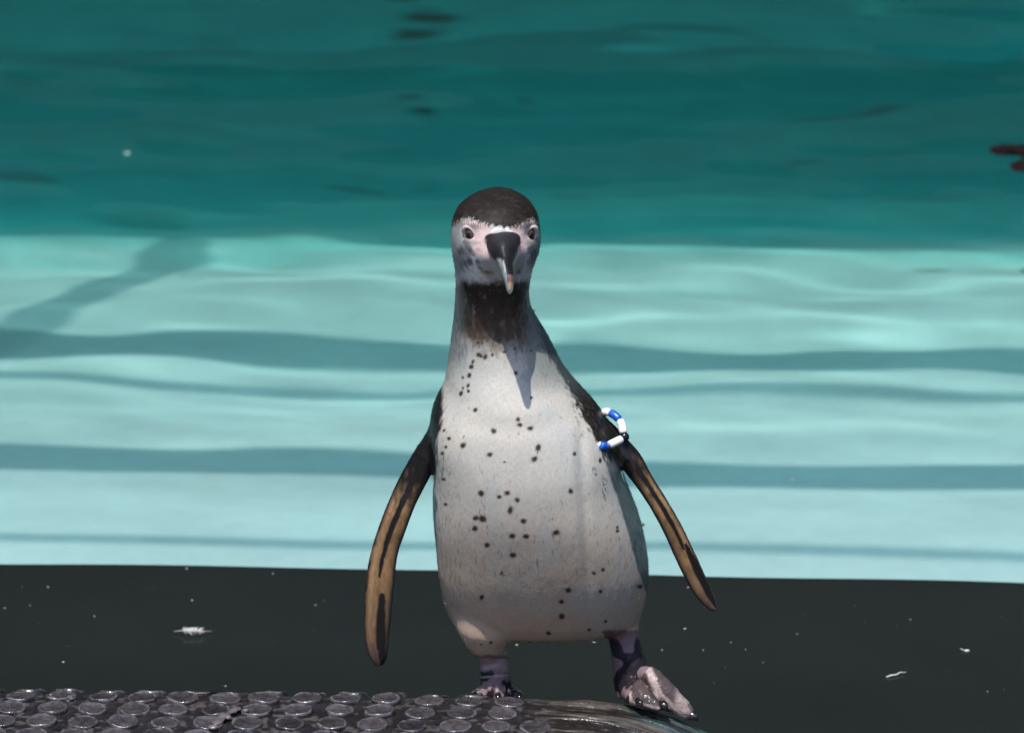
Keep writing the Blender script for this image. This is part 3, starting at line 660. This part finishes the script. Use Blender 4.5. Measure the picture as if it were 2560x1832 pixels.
# beak: hooked, pale stripe on the left, horn coloured tip
BK = np.array([(1114, 514, -.038, 9, .003), (1114, 518, -.042, 31, .005), (1114, 524, -.046, 37, .0075), (1114.5, 535, -.052, 37, .0105), (1115.5, 547, -.059, 34.5, .0128), (1117, 558, -.066, 29.5, .0142), (1118.5, 568, -.071, 23.5, .0142), (1120, 577, -.075, 18, .0128), (1122, 590, -.079, 15, .0112), (1125, 604, -.083, 12.8, .0095),
               (1128, 620, -.088, 10.5, .008), (1129.5, 634, -.090, 8.5, .0062), (1130, 643, -.089, 6.5, .0045), (1130, 648, -.087, 3, .002)], float)
Q = smoothpath(BK, 5); pts = [V(a, b, c + YB - .040) for a, b, c, _, _ in Q]
n = 40; bv = []; cc = []
for i, p in enumerate(pts):
    t = pts[min(i + 1, len(pts) - 1)] - pts[max(i - 1, 0)]; t /= np.linalg.norm(t)
    sd = np.cross(t, np.array([0, 1., -.2])); sd /= np.linalg.norm(sd); up_ = np.cross(sd, t)
    if up_[1] > 0: up_ = -up_
    for k in range(n):
        a = 2 * math.pi * k / n; c_, s_ = math.cos(a), math.sin(a)
        hw = Q[i, 3] / UPM; rd = hw * (1 - .22 * max(s_, 0))
        q = p + sd * rd * math.copysign(abs(c_) ** 1.0, c_) + up_ * Q[i, 4] * (s_ if s_ < 0 else s_ ** .9 * 1.0)
        # gape groove along the sides
        gr = math.exp(-((s_ + .25) / .12) ** 2) * .0011
        q = q - (sd * c_ + up_ * s_) * gr
        bv.append(q)
bf = []
for i in range(len(pts) - 1):
    for k in range(n):
        k2 = (k + 1) % n; bf.append((i * n + k, i * n + k2, (i + 1) * n + k2, (i + 1) * n + k))
bf.append(tuple((len(pts) - 1) * n + k for k in range(n)))
me = mesh('beak', [tuple(map(float, q)) for q in bv], bf)
bp_ = np.array(bv); q2 = proj(bp_); bu, bw = q2[:, 0], q2[:, 1]; bn = fbm(bp_, 300, 3)
bc = np.tile(np.array([.016, .015, .018]), (len(bv), 1))
def bmix(m_, c2):
    global bc
    m_ = np.clip(m_, 0, 1)[:, None]; bc = bc * (1 - m_) + np.array(c2) * m_
cu = np.interp(bw, Q[:, 1], Q[:, 0])
left = sm(-1.0, 1.5, (cu - 2.5) - bu + (bn - .5) * 3) * sm(572, 584, bw + (bn - .5) * 14); bmix(left * .9, (.30, .36, .35))
bmix(left * (1 - sm(1.5, 4, cu - 3 - bu)) * (1 - sm(596, 608, bw)) * .8, (.62, .58, .58))
bmix(sm(620, 632, bw) * sm(-5, -2, bu - cu) * .95, (.62, .42, .24)); bmix(sm(634, 642, bw) * .7, (.75, .68, .60)); bmix((1 - sm(5, 8, np.abs(bw - 616))) * (bu > cu - 1) * .6, (.35, .16, .16))
bmix((1 - sm(3, 6, np.abs(bw - 578))) * (1 - sm(4, 8, np.abs(bu - 1105))) * .6, (.5, .45, .45))
setcol(me, bc)
link('beak', me, mat('beak_horn', attr='Col', rough=.5, spec=.25, nscale=200, namp=.25, bump=(250, .0004, (1, 1, 1))), penguin)

# eyes with pale bare rings
eyem = mat('eye_wet', (.085, .060, .050), rough=.18, spec=.4, coat=.3); pup = mat('pupil', (.006, .005, .005), rough=.05, coat=1); ringm = mat('eye_ring', (.38, .33, .32), rough=.55, nscale=400, namp=.15)
bpy.context.view_layer.update()
from mathutils.bvhtree import BVHTree
tris = np.empty(len(body.data.loops), np.int32); body.data.loops.foreach_get('vertex_index', tris)
bvh = BVHTree.FromPolygons([tuple(q) for q in P.tolist()], [tuple(p.vertices) for p in body.data.polygons])
def hit(u, v_):
    d = Vector(ray(u * S2, v_ * S2)).normalized(); h = bvh.ray_cast(Vector((0, CAMY, CAMZ)), d); return h[0], h[1]
for (eu, ev, rot, nx) in ((1041.5, 521.5, -.45, -.50), (1175.8, 521.5, .45, .60)):
    h, _h = hit(eu, ev)
    hn = Vector((nx, -.80, -.02)).normalized()
    rt = Vector((0, 0, 1)).cross(hn).normalized() * -1; upv = hn.cross(rt).normalized() * -1
    if upv.z < 0: upv = -upv
    if rt.x < 0: rt = -rt
    a1 = rt * math.cos(rot) - upv * math.sin(rot); a2 = upv * math.cos(rot) + rt * math.sin(rot)   # short and long axis of the lid opening
    fr3 = lambda x, y, z: h + a1 * x + a2 * y + hn * z
    v, f = ellipsoid((0, 0, 0), (.0078, .0104, .0044), 28, 18)
    eo = link('eye', mesh('eye', [tuple(fr3(p[0], p[1], p[2] - .0022)) for p in v], f), eyem, penguin)
    v, f = ellipsoid((0, 0, 0), (.0030, .0036, .0009), 20, 10); link('pupil', mesh('pupil', [tuple(fr3(p[0], p[1], p[2] + .0016)) for p in v], f), pup, eo)
    ring = [fr3(math.cos(k * math.pi / 16) * .0058, math.sin(k * math.pi / 16) * .0092, .0014 - .0014 * math.cos(k * math.pi / 16) ** 2) for k in range(33)]
    v, f = tube(ring, [.00105 + .0014 * max(0, math.sin(k * math.pi / 16 + (-.5 if nx < 0 else .5))) ** 2 for k in range(33)], 10, cap=False); link('eyelid', mesh('eyelid', v, f), ringm, eo)

# claws
clawm = mat('claw_horn', (.012, .010, .010), rough=.18, spec=.6, coat=.6)
def claw(a, b, c, r):
    Q = smoothpath(np.array([a, b, c], float), 5); rr = [r * (1 - .85 * (i / (len(Q) - 1)) ** 1.5) for i in range(len(Q))]
    v, f = tube(Q, rr, 12); link('claw', mesh('claw', v, f), clawm, penguin)
claw(V(1526, 1580, -.016), V(1540, 1589, -.022), V(1546, 1598, -.024), .0058)
claw(V(1464, 1560, -.026), V(1473, 1564, -.034), V(1479, 1576, -.036), .0062)
claw(V(1414, 1552, -.026), V(1420, 1558, -.033), V(1423, 1564, -.034), .004)
for dx in (-.022, .002, .024):
    a = np.array([lfx + dx, .016, float(mat_z(lfx, .015)) + .007]); claw(a, a + [0, -.007, .001], a + [0, -.012, -.003], .0035)
# plumage barbs: short wet feather tips lying along the body
rb = np.random.default_rng(21)
tri = [p.vertices[:] for p in body.data.polygons]
F4 = np.array([t if len(t) == 4 else (*t, t[2]) for t in tri]); FC = P[F4].mean(1); FN = NRM[F4[:, 0]]; fuv = proj(FC)
fa = np.linalg.norm(np.cross(P[F4[:, 1]] - P[F4[:, 0]], P[F4[:, 3]] - P[F4[:, 0]]), axis=1)
okf = (fuv[:, 1] < 1448) & ~((fuv[:, 1] > 1396) & (fuv[:, 0] > 1330) & (fuv[:, 0] < 1600)) 
inL = dL[F4[:, 0]] < .022; inR = dR[F4[:, 0]] < .018
okf &= ~(inL & (iL[F4[:, 0]] > 30)) & ~(inR & (iR[F4[:, 0]] > 30))
hd = fuv[:, 1] < 625
dbk = np.hypot(fuv[:, 0] - 1115, (fuv[:, 1] - 540))
for a_, b_, r_ in spots: okf &= ~((np.abs(fuv[:, 0] - a_) < r_ * 1.1) & (fuv[:, 1] > b_ - r_ - 9) & (fuv[:, 1] < b_ + r_))
okf &= ~(hd & (dbk < 46)) & ~(np.hypot(fuv[:, 0] - 1042, fuv[:, 1] - 521) < 17) & ~(np.hypot(fuv[:, 0] - 1176, fuv[:, 1] - 521) < 15)
vd = FC - np.array([0, CAMY, CAMZ]); vd /= np.linalg.norm(vd, axis=1)[:, None]; rimw = 1 - np.abs((FN * vd).sum(1)); lum = col[F4[:, 0]].mean(1)
wgt = fa * okf * (.12 + 2.5 * rimw ** 3 + .9 * (lum < .2)) * np.where(hd, 2.2, 1.0) * np.where(FN[:, 1] < .35, 1, .25)
NB = 22000
pick = rb.choice(len(FC), NB, p=wgt / wgt.sum())
base_ = FC[pick] + rb.normal(size=(NB, 3)) * .0004; nn_ = FN[pick].astype(float); h_ = hd[pick]
dirv = np.tile(np.array([0, 0, -1.0]), (NB, 1))
bc_ = V(1115, 540, YB - .09); dh = base_[h_] - bc_; dh /= np.linalg.norm(dh, axis=1)[:, None]; dirv[h_] = dh + np.array([0, .3, -.15])
dirv += rb.normal(size=(NB, 3)) * .22
dirv -= nn_ * (dirv * nn_).sum(1)[:, None]; dirv /= np.maximum(np.linalg.norm(dirv, axis=1), 1e-6)[:, None]
sd_ = np.cross(nn_, dirv)
ln = np.where(h_, .0024, .0046) * rb.uniform(.6, 1.35, NB); wd_ = np.where(h_, .00030, .00042) * rb.uniform(.7, 1.5, NB); lift = rb.uniform(.01, .06, NB)
lift = np.where(rb.random(NB) < .02, lift * 3.5, lift)
A = base_ - sd_ * wd_[:, None] - nn_ * .0003; B = base_ + sd_ * wd_[:, None] - nn_ * .0003
M1 = base_ + dirv * (ln * .55)[:, None] + nn_ * (ln * lift * .75)[:, None]
C1 = M1 - sd_ * (wd_ * .8)[:, None]; C2 = M1 + sd_ * (wd_ * .8)[:, None]
T_ = base_ + dirv * ln[:, None] + nn_ * (ln * lift)[:, None]
bv_ = np.stack([A, B, C2, C1, T_], 1).reshape(-1, 3); k0 = np.arange(NB)[:, None] * 5
quads = (k0 + np.array([3, 2, 1, 0])).tolist(); tris_ = (k0 + np.array([4, 2, 3])).tolist()
bcol = col[F4[pick, 0]] * rb.uniform(.90, 1.08, NB)[:, None]
bme = mesh('plumage_barbs', bv_, quads + tris_, True); bme.normals_split_custom_set_from_vertices(np.repeat(nn_, 5, 0).tolist()); setcol(bme, np.repeat(bcol, 5, 0))
barbs = link('plumage_barbs', bme, mat('barb', attr='Col', rough=.55, spec=.2), penguin); barbs['kind'] = 'stuff'

# water drops on the bird
drop = mat('water_drop', (.9, .95, .95), rough=.02, spec=.6); dbn = drop.node_tree.nodes['Principled BSDF']; dbn.inputs['Transmission Weight'].default_value = 1.0; dbn.inputs['IOR'].default_value = 1.33
dparts = []
bvh = BVHTree.FromPolygons([tuple(q) for q in P.tolist()], tri)
dl = [(980, 1040, 5), (983, 1034, 4), (1275, 928, 4), (1281, 935, 3), (1316, 1042, 5), (1337, 1055, 3), (1338, 1075, 3.5), (1336, 1090, 3), (1338, 1098, 3.5), (1334, 1062, 2.5), (1362, 1322, 3), (1287, 1325, 3), (1291, 1318, 2), (987, 1334, 4.5), (1008, 1378, 4), (1012, 1383, 3), (1033, 1415, 4.5),
      (1045, 1440, 3), (1428, 1296, 4), (1424, 1303, 3), (1398, 1300, 3), (1415, 1322, 3), (1210, 830, 2.5), (1040, 905, 2), (1150, 960, 2), (1068, 1110, 2), (1190, 1240, 2.5), (1240, 1180, 2)]
for _ in range(46): dl.append((rb.uniform(975, 1430), rb.uniform(1000, 1400), rb.uniform(1.0, 2.2)))
for a, b, r in dl:
    h, hn = hit(a, b)
    if h is None or h.y > .15: continue
    r_ = r / UPM; dparts.append(ellipsoid(h + hn * r_ * .35, (r_, r_ * .8, r_ * 1.3), 10, 8))
# drops along the silhouettes and one hanging from the belly
for a, b, r in [(1432, 1163, 3), (1437, 1215, 3), (1438, 1230, 4), (1440, 1243, 3), (1439, 1256, 4), (1438, 1270, 3), (1436, 1283, 4), (963, 1100, 2.5), (962, 1130, 2.5), (965, 1165, 3), (1184, 688, 2.5), (1006, 610, 3), (990, 823, 3), (984, 850, 3)]:
    r_ = r / UPM; dparts.append(ellipsoid(V(a + (-6 if a > 1200 else (4 if a > 1000 else 3)) - (4 if 1100 < a < 1200 else 0), b, YB), (r_, r_, r_ * 1.3), 10, 8))
dparts.append(tube([V(1317, 1400, YB - .01), V(1317, 1412, YB - .012), V(1317, 1422, YB - .012), V(1317, 1427, YB - .012)], [.0022, .0020, .0026, .0008], 12))
v, f = join(dparts); wd2 = link('water_drops', mesh('water_drops', v, f), drop, penguin); wd2['kind'] = 'stuff'
# wet tufts under the belly
tf = []
for k in range(30):
    a = 1150 + k * 8.0 + rb.normal() * 3; b = np.interp(a, [1140, 1210, 1300, 1345, 1400], [1412, 1417, 1408, 1402, 1398])
    L_ = rb.uniform(.001, .0045); p0_ = V(a, b, YB - .012 + rb.normal() * .006); tf.append(tube([p0_, p0_ + [rb.normal() * .001, 0, -L_ * .6], p0_ + [rb.normal() * .002, 0, -L_]], [.0022, .0014, .0003], 6))
v, f = join(tf); t_ = link('belly_tufts', mesh('belly_tufts', v, f), mat('wet_tuft', (.07, .055, .042), rough=.5), penguin); t_['kind'] = 'stuff'

# ------------------------------------------------------------------ bead band round the flipper
band = bpy.data.objects.new('bead_band', None); COL.objects.link(band)
tag(band, 'blue and white tube bead identification band with a black ball bead round the penguin flipper', 'flipper band')
mw = mat('bead_white', (.75, .74, .71), rough=.32, spec=.5); mb_ = mat('bead_blue', (.012, .10, .50), rough=.3, spec=.5); mk_ = mat('bead_black', (.006, .006, .007), rough=.14, spec=.6)
def BW(px, py, y): return W(px, py, YB + y)
def bead(pts, r, m):
    Q = smoothpath(np.array(pts, float), 6); n_ = len(Q); rr = [r * (1 - .45 * max(0, 1 - min(i, n_ - 1 - i) / 1.6) ** 2) for i in range(n_)]
    v, f = tube(Q, rr, 16); link('bead', mesh('bead', v, f), m, band)
rT = .0042
bead([BW(1509, 1031, .006), BW(1516, 1029.5, .003), BW(1525, 1031, .000)], rT, mw)
bead([BW(1525, 1031, .000), BW(1537, 1038, -.004), BW(1549, 1049, -.008)], rT, mb_)
bead([BW(1549, 1049, -.008), BW(1555, 1064, -.013), BW(1558.5, 1084, -.020)], rT, mw)
v, f = ellipsoid(BW(1561, 1092, -.034), (.0050, .0048, .0050), 20, 14); link('bead', mesh('bead', v, f), mk_, band)
bead([BW(1556, 1096, -.036), BW(1540, 1104, -.040), BW(1519, 1114, -.043)], rT, mw)
def near(px, py, off):
    h, _n = hit(px / S2, py / S2); d = Vector(ray(px, py)).normalized(); return np.array(h - d * off)
bead([BW(1519, 1114, -.043), near(1510, 1115, .005), near(1500, 1112, .003)], rT, mb_)
bead([near(1500, 1112, .003), BW(1490, 1100, -.005), BW(1486, 1080, .012)], rT, mw)
bead([BW(1486, 1080, .012), BW(1490, 1055, .020), BW(1509, 1031, .006)], rT, mb_)

# ------------------------------------------------------------------ things floating on the pool
def afloat(px, py): q = on_z(px, py, WZ); q[2] = float(waves(np.array([[q[0]]]), np.array([[q[1]]]))[0, 0]) + .0012; return q
fm = mat('down_white', (.50, .50, .49), rough=.7)
q = afloat(480, 1576) + [0, 0, .001]; bmv = []; bmf = []
parts_ = [tube([q + [-.020, .003, .001], q + [-.008, .001, .003], q + [.006, -.001, .003], q + [.022, .002, .0015]], [.0003, .0005, .0005, .0002], 6)]
for k in range(130):
    t = rb.uniform(-.011, .009); sgn = 1 if k % 2 else -1; b0 = q + [t, 0, .003]
    tip = b0 + np.array([rb.uniform(.002, .006), sgn * rb.uniform(.003, .0085), rb.uniform(-.002, .002)])
    parts_.append(tube([b0, (b0 + tip) / 2 + [rb.normal() * .0008, 0, .001], tip], [.0004, .0004, .0001], 4))
v, f = join(parts_); tag(link('floating_feather', mesh('floating_feather', v, f), fm), 'small white down feather floating on the dark water left of the penguin', 'feather')
q = afloat(2243, 1690)
v, f = tube([q + [-.012, -.004, .000], q + [-.006, -.001, .001], q + [-.001, .000, .001], q + [.003, .006, .001], q + [.010, .007, .001]], [.0008, .0009, .0008, .0007, .0004], 8)
tag(link('floating_shred', mesh('floating_shred', v, f), fm), 'thin pale bent shred floating on the dark water at lower right', 'floating shred')
q = afloat(2417, 1625); v, f = join([ellipsoid(q, (.0032, .002, .0012), 10, 6, None), tube([q + [-.003, .001, 0], q + [-.007, .003, .001]], [.0006, .0003], 5)])
tag(link('floating_fluff', mesh('floating_fluff', v, f), fm), 'tiny white fluff floating on dark water near the right edge', 'fluff')
q = afloat(318, 384); v, f = ellipsoid(q, (.0048, .005, .0015), 12, 6)
tag(link('floating_petal', mesh('floating_petal', v, f), mat('petal_pale', (.25, .40, .38), rough=.7)), 'small pale petal floating on the shaded teal water at upper left', 'petal')
leafm = mat('sodden_leaf', (.014, .007, .008), rough=.35, nscale=80, namp=.5); pl = bpy.data.objects.new('leaf_clump', None); COL.objects.link(pl)
tag(pl, 'dark brown sodden leaf clump floating at the right edge of the teal water', 'leaf clump')
for (px, py, rx, ry) in ((2528, 378, .036, .020), (2575, 385, .03, .03), (2560, 418, .022, .022)):
    q = afloat(px, py); n_ = 18; v = [tuple(q + [0, 0, .004])]; 
    for rr in (.5, 1.0):
        for k in range(n_):
            a = 2 * math.pi * k / n_; jj = 1 + .22 * math.sin(3 * a + px) + .12 * math.sin(5 * a)
            v.append(tuple(q + [math.cos(a) * rx * rr * jj, math.sin(a) * ry * 1.3 * rr * jj, .004 * math.sin(2 * a + 1) * rr + .003]))
    f = [(0, 1 + k, 1 + (k + 1) % n_) for k in range(n_)] + [(1 + k, 1 + n_ + k, 1 + n_ + (k + 1) % n_, 1 + (k + 1) % n_) for k in range(n_)]
    v2 = [(a, b, c - .0012) for a, b, c in v]; m0 = len(v); f2 = [tuple(i + m0 for i in reversed(t)) for t in f]
    o = link('leaf', mesh('leaf', v + v2, f + f2), leafm, pl)
pts_ = []
sp_ = [(120, 1466, 2.2), (12, 1513, 2.4), (236, 1533, 2.4), (467, 1424, 2.4), (683, 1435, 2.0), (158, 1646, 2.6), (789, 1508, 1.8), (564, 1714, 2.0), (1720, 1478, 2.4), (1764, 1522, 1.8), (1655, 1623, 2.4), (1758, 1623, 2), (1864, 1621, 2), (1712, 1572, 2.6), (1292, 1612, 3), (2276, 1551, 1.8), (1908, 1654, 1.8), (1993, 1584, 1.8), (2469, 1730, 2.4), (480, 1497, 2.2), (75, 1507, 1.6), (1827, 1604, 1.5), (2050, 1200, 0), (1981, 1192, 3.2), (1716, 1220, 2.2), (2303, 879, 3.6), (2250, 1445, 2.4), (1050, 1078, 3)]
for _ in range(45): sp_.append((rb.uniform(0, 2560), rb.uniform(1455, 1725) if rb.random() < .9 else rb.uniform(1000, 1400), rb.uniform(.35, .9)))
for px, py, r in sp_:
    if r <= 0: continue
    q = afloat(px, py); r_ = r * .00028; pts_.append(ellipsoid(q, (r_ * rb.uniform(1, 2.2), r_ * 1.6, r_ * .5), 8, 5))
v, f = join(pts_); tag(link('floating_specks', mesh('floating_specks', v, f), fm), 'scatter of tiny pale specks floating on the dark water', 'specks', kind='stuff')

# ------------------------------------------------------------------ wet scraps lying on the mat
scm = mat('wet_scrap', (.115, .10, .105), rough=.3, nscale=120, namp=.5, bump=(260, .001, (1, 1, 1)), coat=.3)
def scrap(pxs, r, label):
    v = []; parts = []
    pts = []
    for px, py in pxs:
        q = on_z(px, py, .004); q[2] = float(mat_z(q[0], q[1])) + .0042; pts.append(q)
    Q = smoothpath(np.array(pts), 4)
    rr = [r * (.45 + .75 * rb.random()) * (1 - .5 * abs(2 * i / (len(Q) - 1) - 1) ** 3) for i in range(len(Q))]
    parts.append(tube(Q, rr, 10, flat=([x * .45 for x in rr], (1, 0, 0))))
    for q in Q[::3]: parts.append(ellipsoid(q + rb.normal(size=3) * [r * .8, r * .8, 0], (r * rb.uniform(.5, .9), r * rb.uniform(.4, .8), r * .35), 10, 6))
    v, f = join(parts); return tag(link('wet_scrap', mesh('wet_scrap', v, f), scm), label, 'wet scrap', 'wet scraps on the studded mat')
scrap([(535, 1832), (550, 1812), (575, 1795), (600, 1782)], .0062, 'long pale lumpy wet scrap lying across the mat studs near the bottom edge')
scrap([(488, 1742), (510, 1737), (525, 1732)], .0030, 'small grey wet scrap on the far rim row of mat studs')
scrap([(120, 1757), (150, 1765), (185, 1752)], .0034, 'curled grey wet scrap between mat studs at far left')
